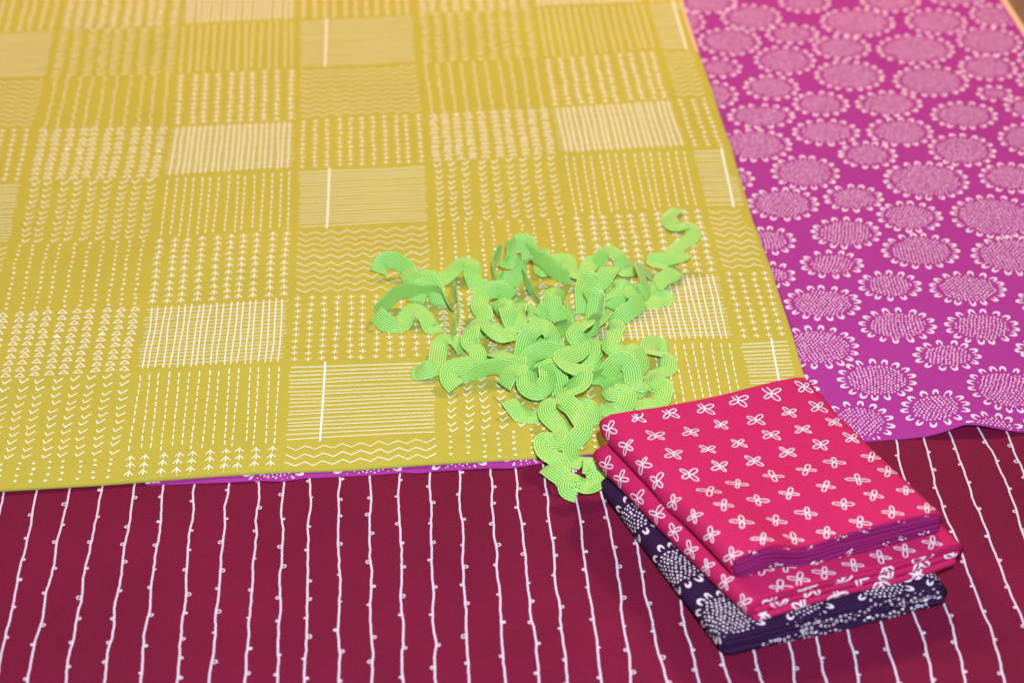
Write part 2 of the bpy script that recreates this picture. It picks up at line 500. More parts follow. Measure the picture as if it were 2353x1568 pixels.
# bare selvage along its right edge
e = resample(mr_edge, 90)
inn = np.stack([e[:, 0] - 0.0022, e[:, 1]], 1); oute = np.stack([e[:, 0] + 0.0018, e[:, 1]], 1)
gs = np.stack([np.stack([inn + (oute - inn) * q, ], 0)[0] for q in (0, .33, .67, 1)], 1)
gs = np.concatenate([gs, (zm_mag(gs[..., 0], gs[..., 1]) + 0.3 * MM)[..., None]], -1)
sheet("selvage", gs, 0.3 * MM, MAT['selvage'], magenta, rings=4)

F3 = [(170, 20, 210, 75), (470, 120, 215, 90), (30, 150, 125, 80), (842, 15, 183, 75), (1205, 155, 265, 100), (1430, 5, 212, 82), (1747, 150, 217, 90), (1890, -25, 205, 70),
      (2150, 107, 175, 78), (322, 288, 222, 97), (755, 235, 190, 70), (1095, 328, 205, 83), (1605, 340, 275, 105), (2112, 285, 228, 100), (250, 467, 160, 72), (705, 415, 215, 100),
      (1150, 520, 245, 105), (2105, 465, 205, 90), (1712, 558, 268, 108), (200, 652, 185, 98), (610, 602, 195, 88), (2150, 645, 125, 55), (2420, 420, 110, 70), (2430, 560, 130, 65),
      (952, 715, 198, 85), (1420, 715, 235, 90), (2390, 742, 175, 75), (542, 800, 238, 85), (1940, 795, 235, 95), (988, 912, 238, 93), (1498, 910, 233, 100), (490, 1000, 270, 115),
      (2390, 962, 215, 113), (1275, 1068, 205, 93), (1925, 1033, 235, 113), (845, 1188, 240, 118), (350, 1232, 145, 80), (1678, 1243, 302, 133), (2260, 1225, 220, 105), (692, 1405, 252, 115),
      (1178, 1365, 208, 95), (1565, 1493, 230, 108), (2150, 1490, 310, 150), (1125, 1604, 245, 110)]
F6 = [(600, 88, 180, 98), (1640, 158, 275, 123), (2290, 190, 310, 135), (1028, 250, 222, 97), (640, 322, 135, 88), (1428, 397, 222, 103), (1965, 417, 270, 118), (2430, 507, 130, 70),
      (965, 518, 270, 122), (1482, 670, 272, 120), (2063, 680, 262, 120), (930, 820, 290, 150), (1822, 883, 238, 108), (2420, 835, 130, 60), (1338, 1042, 278, 142), (2230, 1115, 275, 162),
      (1738, 1257, 238, 128), (800, 1090, 140, 85), (1215, 1335, 250, 145), (2150, 1400, 205, 105), (2500, 1330, 150, 90)]
FL = [(1568 + x / 3, y / 3, a / 3, b / 3) for x, y, a, b in F3] + [(1568 + x / 3, 523 + y / 3, a / 3, b / 3) for x, y, a, b in F6]
FL += [(630, 1068, 78, 45), (845, 1055, 92, 48), (1050, 1043, 80, 44), (1200, 1036, 50, 40), (352, 1096, 18, 16), (440, 1040, 60, 40), (2020, -60, 70, 25), (1840, -75, 75, 26)]
def m_inside(v):
    yf = np.interp(v[:, 0], FRONT_M[:, 0], FRONT_M[:, 1])
    xr = np.interp(v[:, 1], mr_edge[:, 1], mr_edge[:, 0])
    return (v[:, 1] > yf + 0.0001) & (v[:, 0] < xr - 0.004)
for fx, fy, a, b in FL:
    c = px(fx, fy, 1 * MM)[:2]
    rx = np.linalg.norm(px(fx + a, fy, 1 * MM)[:2] - px(fx - a, fy, 1 * MM)[:2]) / 2
    ry = np.linalg.norm(px(fx, fy + b, 1 * MM)[:2] - px(fx, fy - b, 1 * MM)[:2]) / 2
    ink = Ink(); rx *= 0.97; ry *= 0.97
    flower(ink, c, rx, ry, 5.6 * MM, 0.62 * MM, 2.25 * MM, ang0=random.uniform(0, 1))
    ink.build("printed_flower", lambda v, e: np.c_[v, zm_mag(v[:, 0], v[:, 1]) + e], MAT['ink_pink'], magenta, keep=m_inside)

# ---- yellow cloth
yellow = thing("patchwork_print_cloth", "mustard yellow cotton cloth printed with a grid of white stitch-like patches, hemmed front edge", "cloth")
backY = [px(-260, -260, 2 * MM)[:2], RIGHT_Y[-1]]
leftY = [FRONT_Y[0], backY[0]]
g = coons(FRONT_Y, backY, leftY, RIGHT_Y, 330, 260, zm_yel)
sheet("cloth_sheet", g, 1.25 * MM, MAT['yellow'], yellow, rings=8)
e = resample(RIGHT_Y[10:], 60)
gs = np.stack([e + np.array([q, 0]) for q in (-0.0006, 0.0002, 0.0010)], 1)
gs = np.concatenate([gs, (zm_yel(gs[..., 0], gs[..., 1]) + 0.25 * MM)[..., None]], -1)
sheet("selvage", gs, 0.4 * MM, MAT['selvage'], yellow, rings=4)

def cellmap(k, r, uv):
    a, b, c, d = CORNER[(k, r)], CORNER[(k + 1, r)], CORNER[(k, r + 1)], CORNER[(k + 1, r + 1)]
    u, v = uv[:, 0:1], uv[:, 1:2]
    return (1 - u) * (1 - v) * a + u * (1 - v) * b + (1 - u) * v * c + u * v * d
def y_inside(v):
    yf = np.interp(v[:, 0], FRONT_Y[:, 0], FRONT_Y[:, 1])
    xr = np.interp(v[:, 1], RIGHT_Y[:, 1], RIGHT_Y[:, 0])
    return (v[:, 1] > yf + 0.0002) & (v[:, 0] < xr - 0.0014)
KIND = {0: ['triangle', 'check', 'dot'], 1: ['grid', 'dash', 'arrow'], 2: ['plus', 'line', 'zigzag']}
def jit(s):
    return random.uniform(-s, s)
SW = 0.70 * MM
def patch(k, r):
    kind = KIND[k % 3][r % 3]
    # rows: 0 -> triangle/grid/plus, 1 -> check/dash/line, 2 -> dot/arrow/zigzag
    ink = Ink()
    def st(uv, w=SW, step=None, closed=False, lift=None):
        p = cellmap(k, r, np.asarray(uv, float))
        if step:
            p = polyline(p, step)
        ink.stroke(p, w, closed=closed, lift=lift)
    def cols(n, u0=0.012, u1=0.988):
        return [(u0 + (u1 - u0) * (i + 0.5) / n + jit(0.12 / n)) for i in range(n)]
    if kind == 'triangle':
        for u in cols(10):
            for j in range(11):
                v = (j + 0.5) / 11 + jit(.008); du = u + jit(.006)
                h, w = 0.030, 0.030
                a = (du + jit(.006), v - h); b = (du + w, v + h * .8 + jit(.008)); c = (du - w, v + h * .8 + jit(.008))
                if random.random() < 0.02:
                    ink.poly(cellmap(k, r, np.array([c, b, a])))
                else:
                    st([a, b]); st([b, c]); st([c, a])
    elif kind == 'check':
        for u in cols(9):
            for j in range(11):
                v = (j + 0.5) / 11 + jit(.01); du = u + jit(.008)
                q = 1.0 if k < 2 else 0.82
                st([(du - .020, v - .012 + jit(.008)), (du - .006, v + .022)], SW * 1.05)
                st([(du - .006, v + .022), (du + .036 * q, v - .022 + jit(.008))], SW * 1.05)
    elif kind == 'dot':
        for u in cols(10):
            for j in range(14):
                v = (j + 0.5) / 14 + jit(.008)
                p = cellmap(k, r, np.array([(u + jit(.006), v)]))[0]
                ink.dot(p, random.uniform(.85, 1.15) * MM, random.uniform(.65, .9) * MM, jit(.5), n=9)
    elif kind == 'grid':
        for u in cols(21, 0.035, 0.965):
            st([(u + jit(.006), 0.03 + jit(.012)), (u + jit(.006), 0.35), (u + jit(.006), .7), (u + jit(.006), 0.97 + jit(.012))], SW * 1.0, 4 * MM, lift=0.0)
        for j in range(17):
            v = 0.05 + 0.9 * (j + .5) / 17 + jit(.006)
            st([(0.022 + jit(.012), v + jit(.008)), (.35, v + jit(.006)), (.7, v + jit(.006)), (0.975 + jit(.012), v + jit(.008))], SW * 0.78, 4 * MM, lift=0.06 * MM)
    elif kind == 'dash':
        for u in cols(15):
            v = 0.03 + random.random() * .03; sl_ = jit(.012)
            while v < 0.95:
                L = random.uniform(.038, .055)
                st([(u + sl_ * v + jit(.002), v), (u + sl_ * v + jit(.002), min(v + L, .98))], SW * 1.0)
                v += L + random.uniform(.030, .042)
    elif kind == 'arrow':
        for u in cols(10):
            for j in range(11):
                v = (j + 0.5) / 11 + jit(.008); du = u + jit(.005)
                st([(du, v - .032), (du + jit(.003), v + .028)], SW * 1.0, lift=0.0)
                st([(du, v - .022), (du + .026, v + .018 + jit(.006))], SW * .9, lift=0.03 * MM)
                st([(du, v - .022), (du - .026, v + .018 + jit(.006))], SW * .9, lift=0.06 * MM)
    elif kind == 'plus':
        for u in cols(11):
            for j in range(11):
                v = (j + 0.5) / 11 + jit(.008); du = u + jit(.005)
                st([(du - .021, v + jit(.005)), (du + .021, v + jit(.005))], SW * .95, lift=0.0)
                st([(du + jit(.003), v - .026), (du + jit(.003), v + .026)], SW * .95, lift=0.05 * MM)
    elif kind == 'line':
        for j in range(19):
            v = 0.03 + .94 * (j + .5) / 19 + jit(.006)
            st([(0.03 + jit(.008), v + jit(.008)), (.35, v + jit(.005)), (.7, v + jit(.006)), (0.97 + jit(.008), v + jit(.008))], SW * .85, 4 * MM, lift=0.0)
        u = 0.24 + jit(.01)
        st([(u + .012, .01), (u + .004, .5), (u - .006, .99)], 1.15 * MM, 4 * MM, lift=0.07 * MM)
    elif kind == 'zigzag':
        for j in range(10):
            v = 0.02 + .96 * (j + .5) / 10 + jit(.006)
            pts = []; n = 16; h = 0.026
            for q in range(n + 1):
                pts.append((0.03 + .94 * q / n + jit(.006), v + (h if q % 2 else -h) + jit(.006)))
            st(pts, SW * 1.0)
    ink.build(kind + "_patch", lambda v, e: np.c_[v, zm_yel(v[:, 0], v[:, 1]) + e], MAT['ink_cream'], yellow, keep=y_inside, eps=0.16 * MM)
for k in range(-1, 6):
    for r in range(-3, 6):
        patch(k, r)

# ------------------------------------------------------------------ folded stack
def base_lift(x, y):
    """the stack lies partly on the spread cloths, partly on the maroon one"""
    yf = np.interp(x, FRONT_Y[:, 0], FRONT_Y[:, 1])
    return 0.6 * MM + 4.6 * MM * smooth01((y - yf + 0.03) / 0.03)

class Slab:
    """folded bundle: quad footprint (outer rim), thickness th, top at z0+th"""
    def __init__(self, fl, fr, br, bl, z0, th, wave=None, n=70, m=70, flat_front=False, bow=None):
        self.r = th / 2
        c = [np.array(q, float) for q in (fl, fr, br, bl)]
        cen = sum(c) / 4
        ins = []
        for i in range(4):      # inset the footprint by the rim radius
            p, a, b = c[i], c[i - 1], c[(i + 1) % 4]
            d1 = (b - p) / np.linalg.norm(b - p); d2 = (a - p) / np.linalg.norm(a - p)
            s = abs(d1[0] * d2[1] - d1[1] * d2[0])
            if flat_front and i == 0: d2 = 0 * d2
            if flat_front and i == 1: d1 = 0 * d1
            ins.append(p + (d1 + d2) * self.r / max(s, .3))
        self.c = ins
        self.z0, self.th, self.flat = z0, th, flat_front
        self.wave = wave or (lambda a, b: 0 * a)
        self.bow = bow
        self.n, self.m = n, m
        self.W = np.linalg.norm(ins[1] - ins[0]); self.D = np.linalg.norm(ins[3] - ins[0])
    def xy(self, a, b):
        a, b = a[..., None], b[..., None]
        p = (1 - a) * (1 - b) * self.c[0] + a * (1 - b) * self.c[1] + a * b * self.c[2] + (1 - a) * b * self.c[3]
        if self.bow is not None:
            dx, dy = self.bow(a[..., 0], b[..., 0])
            p = p + np.stack([dx, dy], -1)
        return p
    def top(self, a, b):
        p = self.xy(a, b)
        z = self.z0 + self.th + base_lift(p[..., 0], p[..., 1]) + self.wave(a, b) + 0.32 * MM * noise2(p[..., 0], p[..., 1], 0.03, 21)
        return np.concatenate([p, z[..., None]], -1)
    def build(self, name, mat, parent):
        b, a = np.meshgrid(np.linspace(0, 1, self.n), np.linspace(0, 1, self.m), indexing='ij')
        return sheet(name, self.top(a, b), self.r, mat, parent, rings=10, flat_front=self.flat)
    def surf(self, v, e):
        """print coords: p mm from the left rim, q from the front rim; negative runs over the rounded edge"""
        p, q = v[:, 0], v[:, 1]
        a = np.clip(p / self.W, 0, 1); b = np.clip(q / self.D, 0, 1)
        P = self.top(a, b)
        h = 1e-3
        ta = self.top(np.clip(a + h, 0, 1), b) - self.top(np.clip(a - h, 0, 1), b)
        tb = self.top(a, np.clip(b + h, 0, 1)) - self.top(a, np.clip(b - h, 0, 1))
        up = np.cross(ta, tb); up /= np.linalg.norm(up, axis=1, keepdims=True)
        over = np.where(p < 0, -p, 0); dirv = np.stack([-tb[:, 1], tb[:, 0], 0 * a], 1)
        over_f = np.where(q < 0, -q, 0); dirf = np.stack([ta[:, 1], -ta[:, 0], 0 * a], 1)
        over_r = np.where(p > self.W, p - self.W, 0)
        out = np.where((over > 0)[:, None], dirv, np.where((over_r > 0)[:, None], -dirv, dirf))
        out /= np.maximum(np.linalg.norm(out, axis=1, keepdims=True), 1e-12)
        th = np.clip((over + over_f + over_r) / self.r, 0, math.pi * .98)
        Z = np.array([0, 0, 1.0])
        onr = th > 0
        nrm = np.where(onr[:, None], out * np.sin(th)[:, None] + Z * np.cos(th)[:, None], up)
        pos = P + out * (self.r * np.sin(th))[:, None] - Z * (self.r * (1 - np.cos(th)))[:, None]
        return pos + nrm * e[:, None]

def q4(pts, z):
    return [px(x, y, z)[:2] for x, y in pts]

def blossom(ink, c, s, a0, w, sq=1.0, lift=0.0):
    """four outlined petals"""
    for k in range(4):
        a = a0 + k * math.pi / 2 + jit(.16)
        L = s * random.uniform(.85, 1.12); hw = L * random.uniform(.20, .27)
        pts = []
        for t in np.linspace(0, 2 * math.pi, 13)[:-1]:
            lx = L * .5 * (1 - math.cos(t)); ly = hw * math.sin(t) * (0.75 + .25 * (1 - math.cos(t)) / 2)
            pts.append((c[0] + (lx * math.cos(a) - ly * math.sin(a)), c[1] + (lx * math.sin(a) + ly * math.cos(a)) * sq))
        ink.stroke(pts, w, closed=True, lift=lift + k * 0.02 * MM)

# ---- purple bundle
T0, T1, T2 = 13.0 * MM, 13.5 * MM, 13.5 * MM
purple = thing("folded_purple_fabric", "dark purple cotton fabric folded flat, white dotted flowers, under the pink folded fabric", "fabric")
zc = 7 * MM
PUR = q4([(1652, 1486), (2176, 1362), (1850, 985), (1368, 1108)], zc)
def wave_p(a, b):
    return 0.6 * MM * np.sin(a * 7 + 1.0) * (1 - b) + 0.3 * MM * np.sin(b * 9)
sp = Slab(PUR[0], PUR[1], PUR[2], PUR[3], 0.0, T0, wave_p, flat_front=True)
# pull the main body back a little so that its layered front edge shows
sp.build("outer_fold", MAT['purple'], purple)
DP = sp.D / MM
for p0, q0, R in [(4, .10 * DP, 17), (-1, .43 * DP, 16), (-4, .76 * DP, 14), (42, 13, 16), (84, 11, 16), (118, 14, 17), (40, 52, 14)]:
    ink = Ink()
    flower(ink, (p0 * MM, q0 * MM), R * MM, R * MM, 5.0 * MM, 0.62 * MM, 2.2 * MM, ang0=random.random(), w=1.1 * MM)
    ink.build("printed_flower", sp.surf, MAT['ink_white'], purple,
              keep=lambda v: (v[:, 0] > -sp.r * 2.6) & (v[:, 0] < sp.W + sp.r * 2.0) & (v[:, 1] > .2 * MM) & ~((v[:, 0] < 0) & (v[:, 1] < 0)))

def front_layers(parent, body, count, mat, z_lo, z_hi, depth, inset_l, inset_r, proud, wave, wmat, marks, name="folded_layer", seed=0, rnd=None):
    r_ = random.Random(seed)
    th = (z_hi - z_lo) / count
    fl, fr, br, bl = body.c
    dback = (bl - fl) / np.linalg.norm(bl - fl); dr = (fr - fl) / np.linalg.norm(fr - fl)
    fwd = -np.array([-dr[1], dr[0]])
    res = []
    for k in range(count):
        t = th * 0.93
        pr = proud[k] if isinstance(proud, (list, tuple)) else proud
        zr = ((z_lo + (k + .5) * th) - (body.z0 + body.r)) / body.r
        ext = body.r * math.sqrt(max(0, 1 - zr * zr))
        il = inset_l[k] - ext + t / 2
        ir = inset_r[k] - ext + t / 2
        f0 = fl + dr * il + fwd * pr; f1 = fr - dr * ir + fwd * pr
        b1 = f1 - fwd * depth; b0 = f0 - fwd * depth
        ph = r_.uniform(0, 6)
        s = Slab(f0, f1, b1, b0, z_lo + k * th, t, (lambda ph: lambda a, b: wave(a) + 0.25 * MM * np.sin(a * 11 + ph))(ph), n=8, m=90,
                 bow=(lambda ph: lambda a, b: (fwd[0] * 0.5 * MM * np.sin(a * 8 + ph * 2), fwd[1] * 0.5 * MM * np.sin(a * 8 + ph * 2)))(ph))
        s.build(name, mat, parent)
        res.append(s)
        if marks:
            marks(s, k, parent)
    return res

def purple_marks(s, k, parent):
    ink = Ink(); L = s.W
    x = random.uniform(18, 40) * MM
    while x < L - 2 * MM:
        run = random.uniform(18, 40) * MM; x1 = min(x + run, L - 2 * MM)
        while x < x1:
            d = random.uniform(-.2, 2.4) * MM
            if random.random() < .07:
                ink.dot((x, -d), 1.4 * MM, .8 * MM, jit(.3), n=8)
            else:
                ink.dot((x, -d), .75 * MM, .75 * MM, 0, n=7)
            x += random.uniform(1.7, 2.9) * MM
        x += random.uniform(6, 26) * MM
    ink.build("printed_dots", s.surf, MAT['ink_white'], parent)
front_layers(purple, sp, 5, MAT['purple'], 0.3 * MM, T0 - .5 * MM, 6 * MM, [1 * MM, 0, 1 * MM, 0, 1 * MM], [1 * MM, 0, .5 * MM, 1 * MM, 1 * MM], [2.2 * MM, 2.8 * MM, 2.0 * MM, 1.6 * MM, 0.7 * MM],
             lambda a: 0.5 * MM * np.sin(a * 7 + 1), None, purple_marks, seed=3)

# ---- pink bundle: a lower and an upper fold of the same length of cloth
pink = thing("folded_pink_fabric", "bright pink cotton fabric with white four-petal outlines, folded thick on the purple fabric", "fabric", loc=(0, 0, 0))
zc = T0 + 7 * MM
LOW = q4([(1712, 1408), (2212, 1268), (1870, 915), (1346, 1042)], zc)
def wave_l(a, b):
    return (0.9 * MM * np.sin(a * 6 + .5) * (1 - b) + 0.6 * MM * np.sin(b * 7 + 2))
sl_low = Slab(LOW[0], LOW[1], LOW[2], LOW[3], T0, T1, wave_l, flat_front=True)
sl_low.build("lower_fold", MAT['pink'], pink)
zc = T0 + T1 + T2
UPP = [np.array(q) for q in q4([(1676, 1296), (2168, 1184), (1846, 884), (1358, 962)], zc - 3 * MM)]
def wave_u(a, b):
    f = 1 - smooth01(b / 0.55)
    w = 4.2 * MM * np.exp(-((a - .14) / .11) ** 2) - 2.4 * MM * np.exp(-((a - .33) / .13) ** 2) + 1.2 * MM * np.exp(-((a - .85) / .18) ** 2)
    back = 3.0 * MM * smooth01((a - .55) / .4) * b ** 2 - 1.2 * MM * np.exp(-((a - .35) / .2) ** 2) * b ** 2
    dip = -2.0 * MM * np.exp(-((b - .47 - .05 * np.sin(a * 3)) / .09) ** 2) * smooth01(1.15 - a)
    return w * f + back + dip
sl_up = Slab(UPP[0], UPP[1], UPP[2], UPP[3], T0 + T1, T2, wave_u, n=110, m=110, flat_front=True)
sl_up.build("upper_fold", MAT['pink'], pink)

def pink_print(s, rows, cols, p0, p1, q0, q1, size, skip=None):
    for i in range(rows):
        for j in range(cols):
            p = p0 + (p1 - p0) * (j + (0.0)) / (cols - 1) + jit(1.2) * MM
            q = q0 + (q1 - q0) * i / (rows - 1) + jit(1.2) * MM
            if skip and skip(i, j):
                continue
            ink = Ink()
            blossom(ink, (p, q), size * random.uniform(.92, 1.12), math.radians(20 + jit(9)) if q > 0.5 * s.D else math.radians(58 + jit(9)), 0.62 * MM)
            ink.build("printed_blossom", s.surf, MAT['ink_white'], pink,
                      keep=lambda v: (v[:, 0] > -s.r * 2.7) & (v[:, 1] > .2 * MM) & ~((v[:, 0] < 0) & (v[:, 1] < 0)) & (v[:, 1] < s.D) & (v[:, 0] < s.W + s.r))
Wu, Du = sl_up.W, sl_up.D
pink_print(sl_up, 8, 7, -5 * MM, Wu - 1 * MM, Du - 4 * MM, 5 * MM, 4.8 * MM)
pink_print(sl_low, 9, 1 + 1, -7 * MM, 14 * MM, sl_low.D - 8 * MM, 4 * MM, 5.0 * MM)
pink_print(sl_low, 2, 6, 24 * MM, sl_low.W - 8 * MM, 17 * MM, 5 * MM, 5.0 * MM)

def pink_marks(s, k, parent):
    ink = Ink(); x = random.uniform(2, 16) * MM
    while x < s.W:
        blossom(ink, (x, -random.uniform(-2, 5) * MM), 6.0 * MM, random.uniform(0, 1.5), 1.0 * MM)
        x += random.uniform(17, 26) * MM
    ink.build("printed_blossoms", s.surf, MAT['ink_white'], parent, keep=lambda v: (v[:, 1] > -s.r * 2.6) & (v[:, 1] < 4 * MM) & (v[:, 0] > 0) & (v[:, 0] < s.W))
front_layers(pink, sl_low, 3, MAT['pink'], T0 + .3 * MM, T0 + T1 - .3 * MM, 8 * MM, [0, 1.5 * MM, 1 * MM], [0, -.5 * MM, .5 * MM], [2.6 * MM, 1.7 * MM, 0.9 * MM],
             lambda a: 0.9 * MM * np.sin(a * 6 + .5), None, pink_marks, seed=5)
def back_marks(s, k, parent):
    if k not in (0, 1, 5):
        return
    ink = Ink(); x = random.uniform(2, 8) * MM
    while x < s.W - 2 * MM:
        for _ in range(random.randint(2, 5)):
            ink.dot((x, -random.uniform(-.3, 2.0) * MM), random.uniform(.4, .9) * MM, random.uniform(.3, .5) * MM, jit(.6), n=6)
            x += random.uniform(.8, 1.8) * MM
        x += random.uniform(4, 17) * MM
    ink.build("printed_flecks", s.surf, MAT['ink_white'], parent, keep=lambda v: (v[:, 0] > 0) & (v[:, 0] < s.W))
front_layers(pink, sl_up, 6, MAT['pink_back'], T0 + T1 - .4 * MM, T0 + T1 + T2 - 0.5 * MM, 7 * MM, [.5 * MM] * 6, [.5 * MM] * 6,
             [2.6 * MM, 3.0 * MM, 2.7 * MM, 2.2 * MM, 1.5 * MM, 0.8 * MM], lambda a: wave_u(a, 0 * a), None, back_marks, name="cut_layer", seed=8)

# ------------------------------------------------------------------ rickrack
def rick_mat():
    m, n, l = nmat("green_braid")
    b = n["Principled BSDF"]
    b.inputs["Roughness"].default_value = 0.42
    b.inputs["Specular IOR Level"].default_value = 0.5
    b.inputs["Sheen Weight"].default_value = 0.2
    uv = n.new("ShaderNodeUVMap")
    sx = n.new("ShaderNodeSeparateXYZ"); l.new(uv.outputs[0], sx.inputs[0])
    def mth(op, a, bb=None, c=None):
        q = n.new("ShaderNodeMath"); q.operation = op
        for i, v in enumerate((a, bb, c)):
            if v is None: continue
            if isinstance(v, (int, float)): q.inputs[i].default_value = v
            else: l.new(v, q.inputs[i])
        return q.outputs[0]
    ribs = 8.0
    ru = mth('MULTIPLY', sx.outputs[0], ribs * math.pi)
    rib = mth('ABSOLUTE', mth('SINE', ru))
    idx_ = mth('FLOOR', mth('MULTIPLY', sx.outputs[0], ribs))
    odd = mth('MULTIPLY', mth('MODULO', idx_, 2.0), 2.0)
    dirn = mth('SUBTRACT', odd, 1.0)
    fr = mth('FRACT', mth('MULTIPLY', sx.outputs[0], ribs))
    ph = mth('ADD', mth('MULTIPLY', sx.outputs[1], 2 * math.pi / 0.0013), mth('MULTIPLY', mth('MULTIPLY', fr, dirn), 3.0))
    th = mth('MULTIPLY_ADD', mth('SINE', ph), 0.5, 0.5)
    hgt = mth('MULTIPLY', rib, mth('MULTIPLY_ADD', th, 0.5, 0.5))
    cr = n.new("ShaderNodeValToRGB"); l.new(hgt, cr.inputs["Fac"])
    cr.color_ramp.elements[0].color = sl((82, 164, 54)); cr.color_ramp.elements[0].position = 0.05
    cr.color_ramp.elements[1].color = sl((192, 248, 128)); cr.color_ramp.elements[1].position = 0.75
    l.new(cr.outputs["Color"], b.inputs["Base Color"])
    bp = n.new("ShaderNodeBump"); bp.inputs["Strength"].default_value = 0.6; bp.inputs["Distance"].default_value = 0.0004
    l.new(hgt, bp.inputs["Height"]); l.new(bp.outputs["Normal"], b.inputs["Normal"])
    # thin polyester braid lets some light through
    tr = n.new("ShaderNodeBsdfTranslucent"); tr.inputs["Color"].default_value = sl((150, 225, 60))
    mx = n.new("ShaderNodeMixShader"); mx.inputs[0].default_value = 0.08
    l.new(b.outputs[0], mx.inputs[1]); l.new(tr.outputs[0], mx.inputs[2])
    l.new(mx.outputs[0], n["Material Output"].inputs["Surface"])
    return m
RICK = rick_mat()
rick = thing("rickrack_trim", "bright lime green wavy rickrack trim heaped in a loose tangle on the yellow cloth", "trim")

LAM, AMP, RW, RT = 30.0 * MM, 5.6 * MM, 10.8 * MM, 0.32 * MM
def ground(x, y):
    yf = np.interp(x, FRONT_Y[:, 0], FRONT_Y[:, 1])
    xr = np.interp(y, RIGHT_Y[:, 1], RIGHT_Y[:, 0])
    return np.where((y > yf) & (x < xr), zm_yel(x, y), 0.5 * MM)
def strand(ctrl, phase=0.0, amp=AMP):
    """ctrl: list of (picture x, picture y, height above the cloth mm, roll deg)"""
    P, roll = [], []
    for x, y, h, ro in ctrl:
        z = (3.4 + h) * MM
        P.append(px(x, y, z)); roll.append(math.radians(ro))
    Q = catmull(np.c_[np.array(P), np.array(roll)], 400)
    P, roll = Q[:, :3], Q[:, 3]
    d = np.r_[0, np.cumsum(np.linalg.norm(np.diff(P, axis=0), axis=1))]
    s = np.arange(0, d[-1], 0.7 * MM)
    P = np.stack([np.interp(s, d, P[:, k]) for k in range(3)], 1); roll = np.interp(s, d, roll)
    T = np.gradient(P, axis=0); T /= np.linalg.norm(T, axis=1, keepdims=True)
    Z = np.array([0, 0, 1.0])
    B = np.cross(T, Z); B /= np.maximum(np.linalg.norm(B, axis=1, keepdims=True), 1e-6)
    N = np.cross(B, T)
    cr_, sr_ = np.cos(roll)[:, None], np.sin(roll)[:, None]
    B2 = B * cr_ - N * sr_; N2 = N * cr_ + B * sr_
    k = 2 * math.pi / LAM
    ang = k * s + phase
    off = amp * np.sin(ang) + 0.10 * amp * np.sin(3 * ang)
    slope = amp * k * np.cos(ang) + 0.30 * amp * k * np.cos(3 * ang)
    C = P + B2 * off[:, None]
    # in-plane perpendicular of the wavy centre line
    n2 = (B2 - T * slope[:, None]); n2 /= np.linalg.norm(n2, axis=1, keepdims=True)
    ribbon(C, n2, N2)

def ribbon(C, n2, N2):
    s = np.arange(len(C))
    cl = np.r_[0, np.cumsum(np.linalg.norm(np.diff(C, axis=0), axis=1))]
    m = 17
    u = np.linspace(0, 1, m)
    verts, uvl, faces = [], [], []
    for side in (1, -1):
        for i in range(len(s)):
            for j in range(m):
                edge = 1 - abs(2 * u[j] - 1) ** 6
                rib = 0.16 * MM * abs(math.sin(u[j] * 8 * math.pi)) if j % 2 else 0.0
                curl = 0.35 * MM * (2 * u[j] - 1) ** 2
                h = side * (RT * edge + rib * edge) - curl
                verts.append(C[i] + n2[i] * RW * (u[j] - .5) + N2[i] * h)
                uvl.append((u[j], cl[i]))
    V = np.array(verts)
    # nothing may sink into the cloth
    g_ = ground(V[:, 0], V[:, 1]) + 0.15 * MM
    half = len(s) * m
    low = np.maximum(g_[:half] - V[half:, 2], 0); low = np.maximum(low, g_[:half] - V[:half, 2])
    V[:half, 2] += low; V[half:, 2] += low
    ns = len(s)
    for i in range(ns - 1):
        for j in range(m - 1):
            a = i * m + j
            faces.append((a, a + 1, a + m + 1, a + m))
            b = half + a
            faces.append((b, b + m, b + m + 1, b + 1))
        a = i * m; b = half + a
        faces.append((a, a + m, b + m, b)); a += m - 1; b += m - 1
        faces.append((a, b, b + m, a + m))
    for j in range(m - 1):
        faces.append((j, half + j, half + j + 1, j + 1))
        a = (ns - 1) * m + j
        faces.append((a, a + 1, half + a + 1, half + a))
    o = mesh_obj("trim_strand", V, faces, RICK, rick)
    ul = o.data.uv_layers.new(name="UVMap")
    li = np.zeros(len(o.data.loops), dtype=np.int32); o.data.loops.foreach_get("vertex_index", li)
    ul.data.foreach_set("uv", np.array(uvl, dtype=np.float32)[li].ravel())
    return o

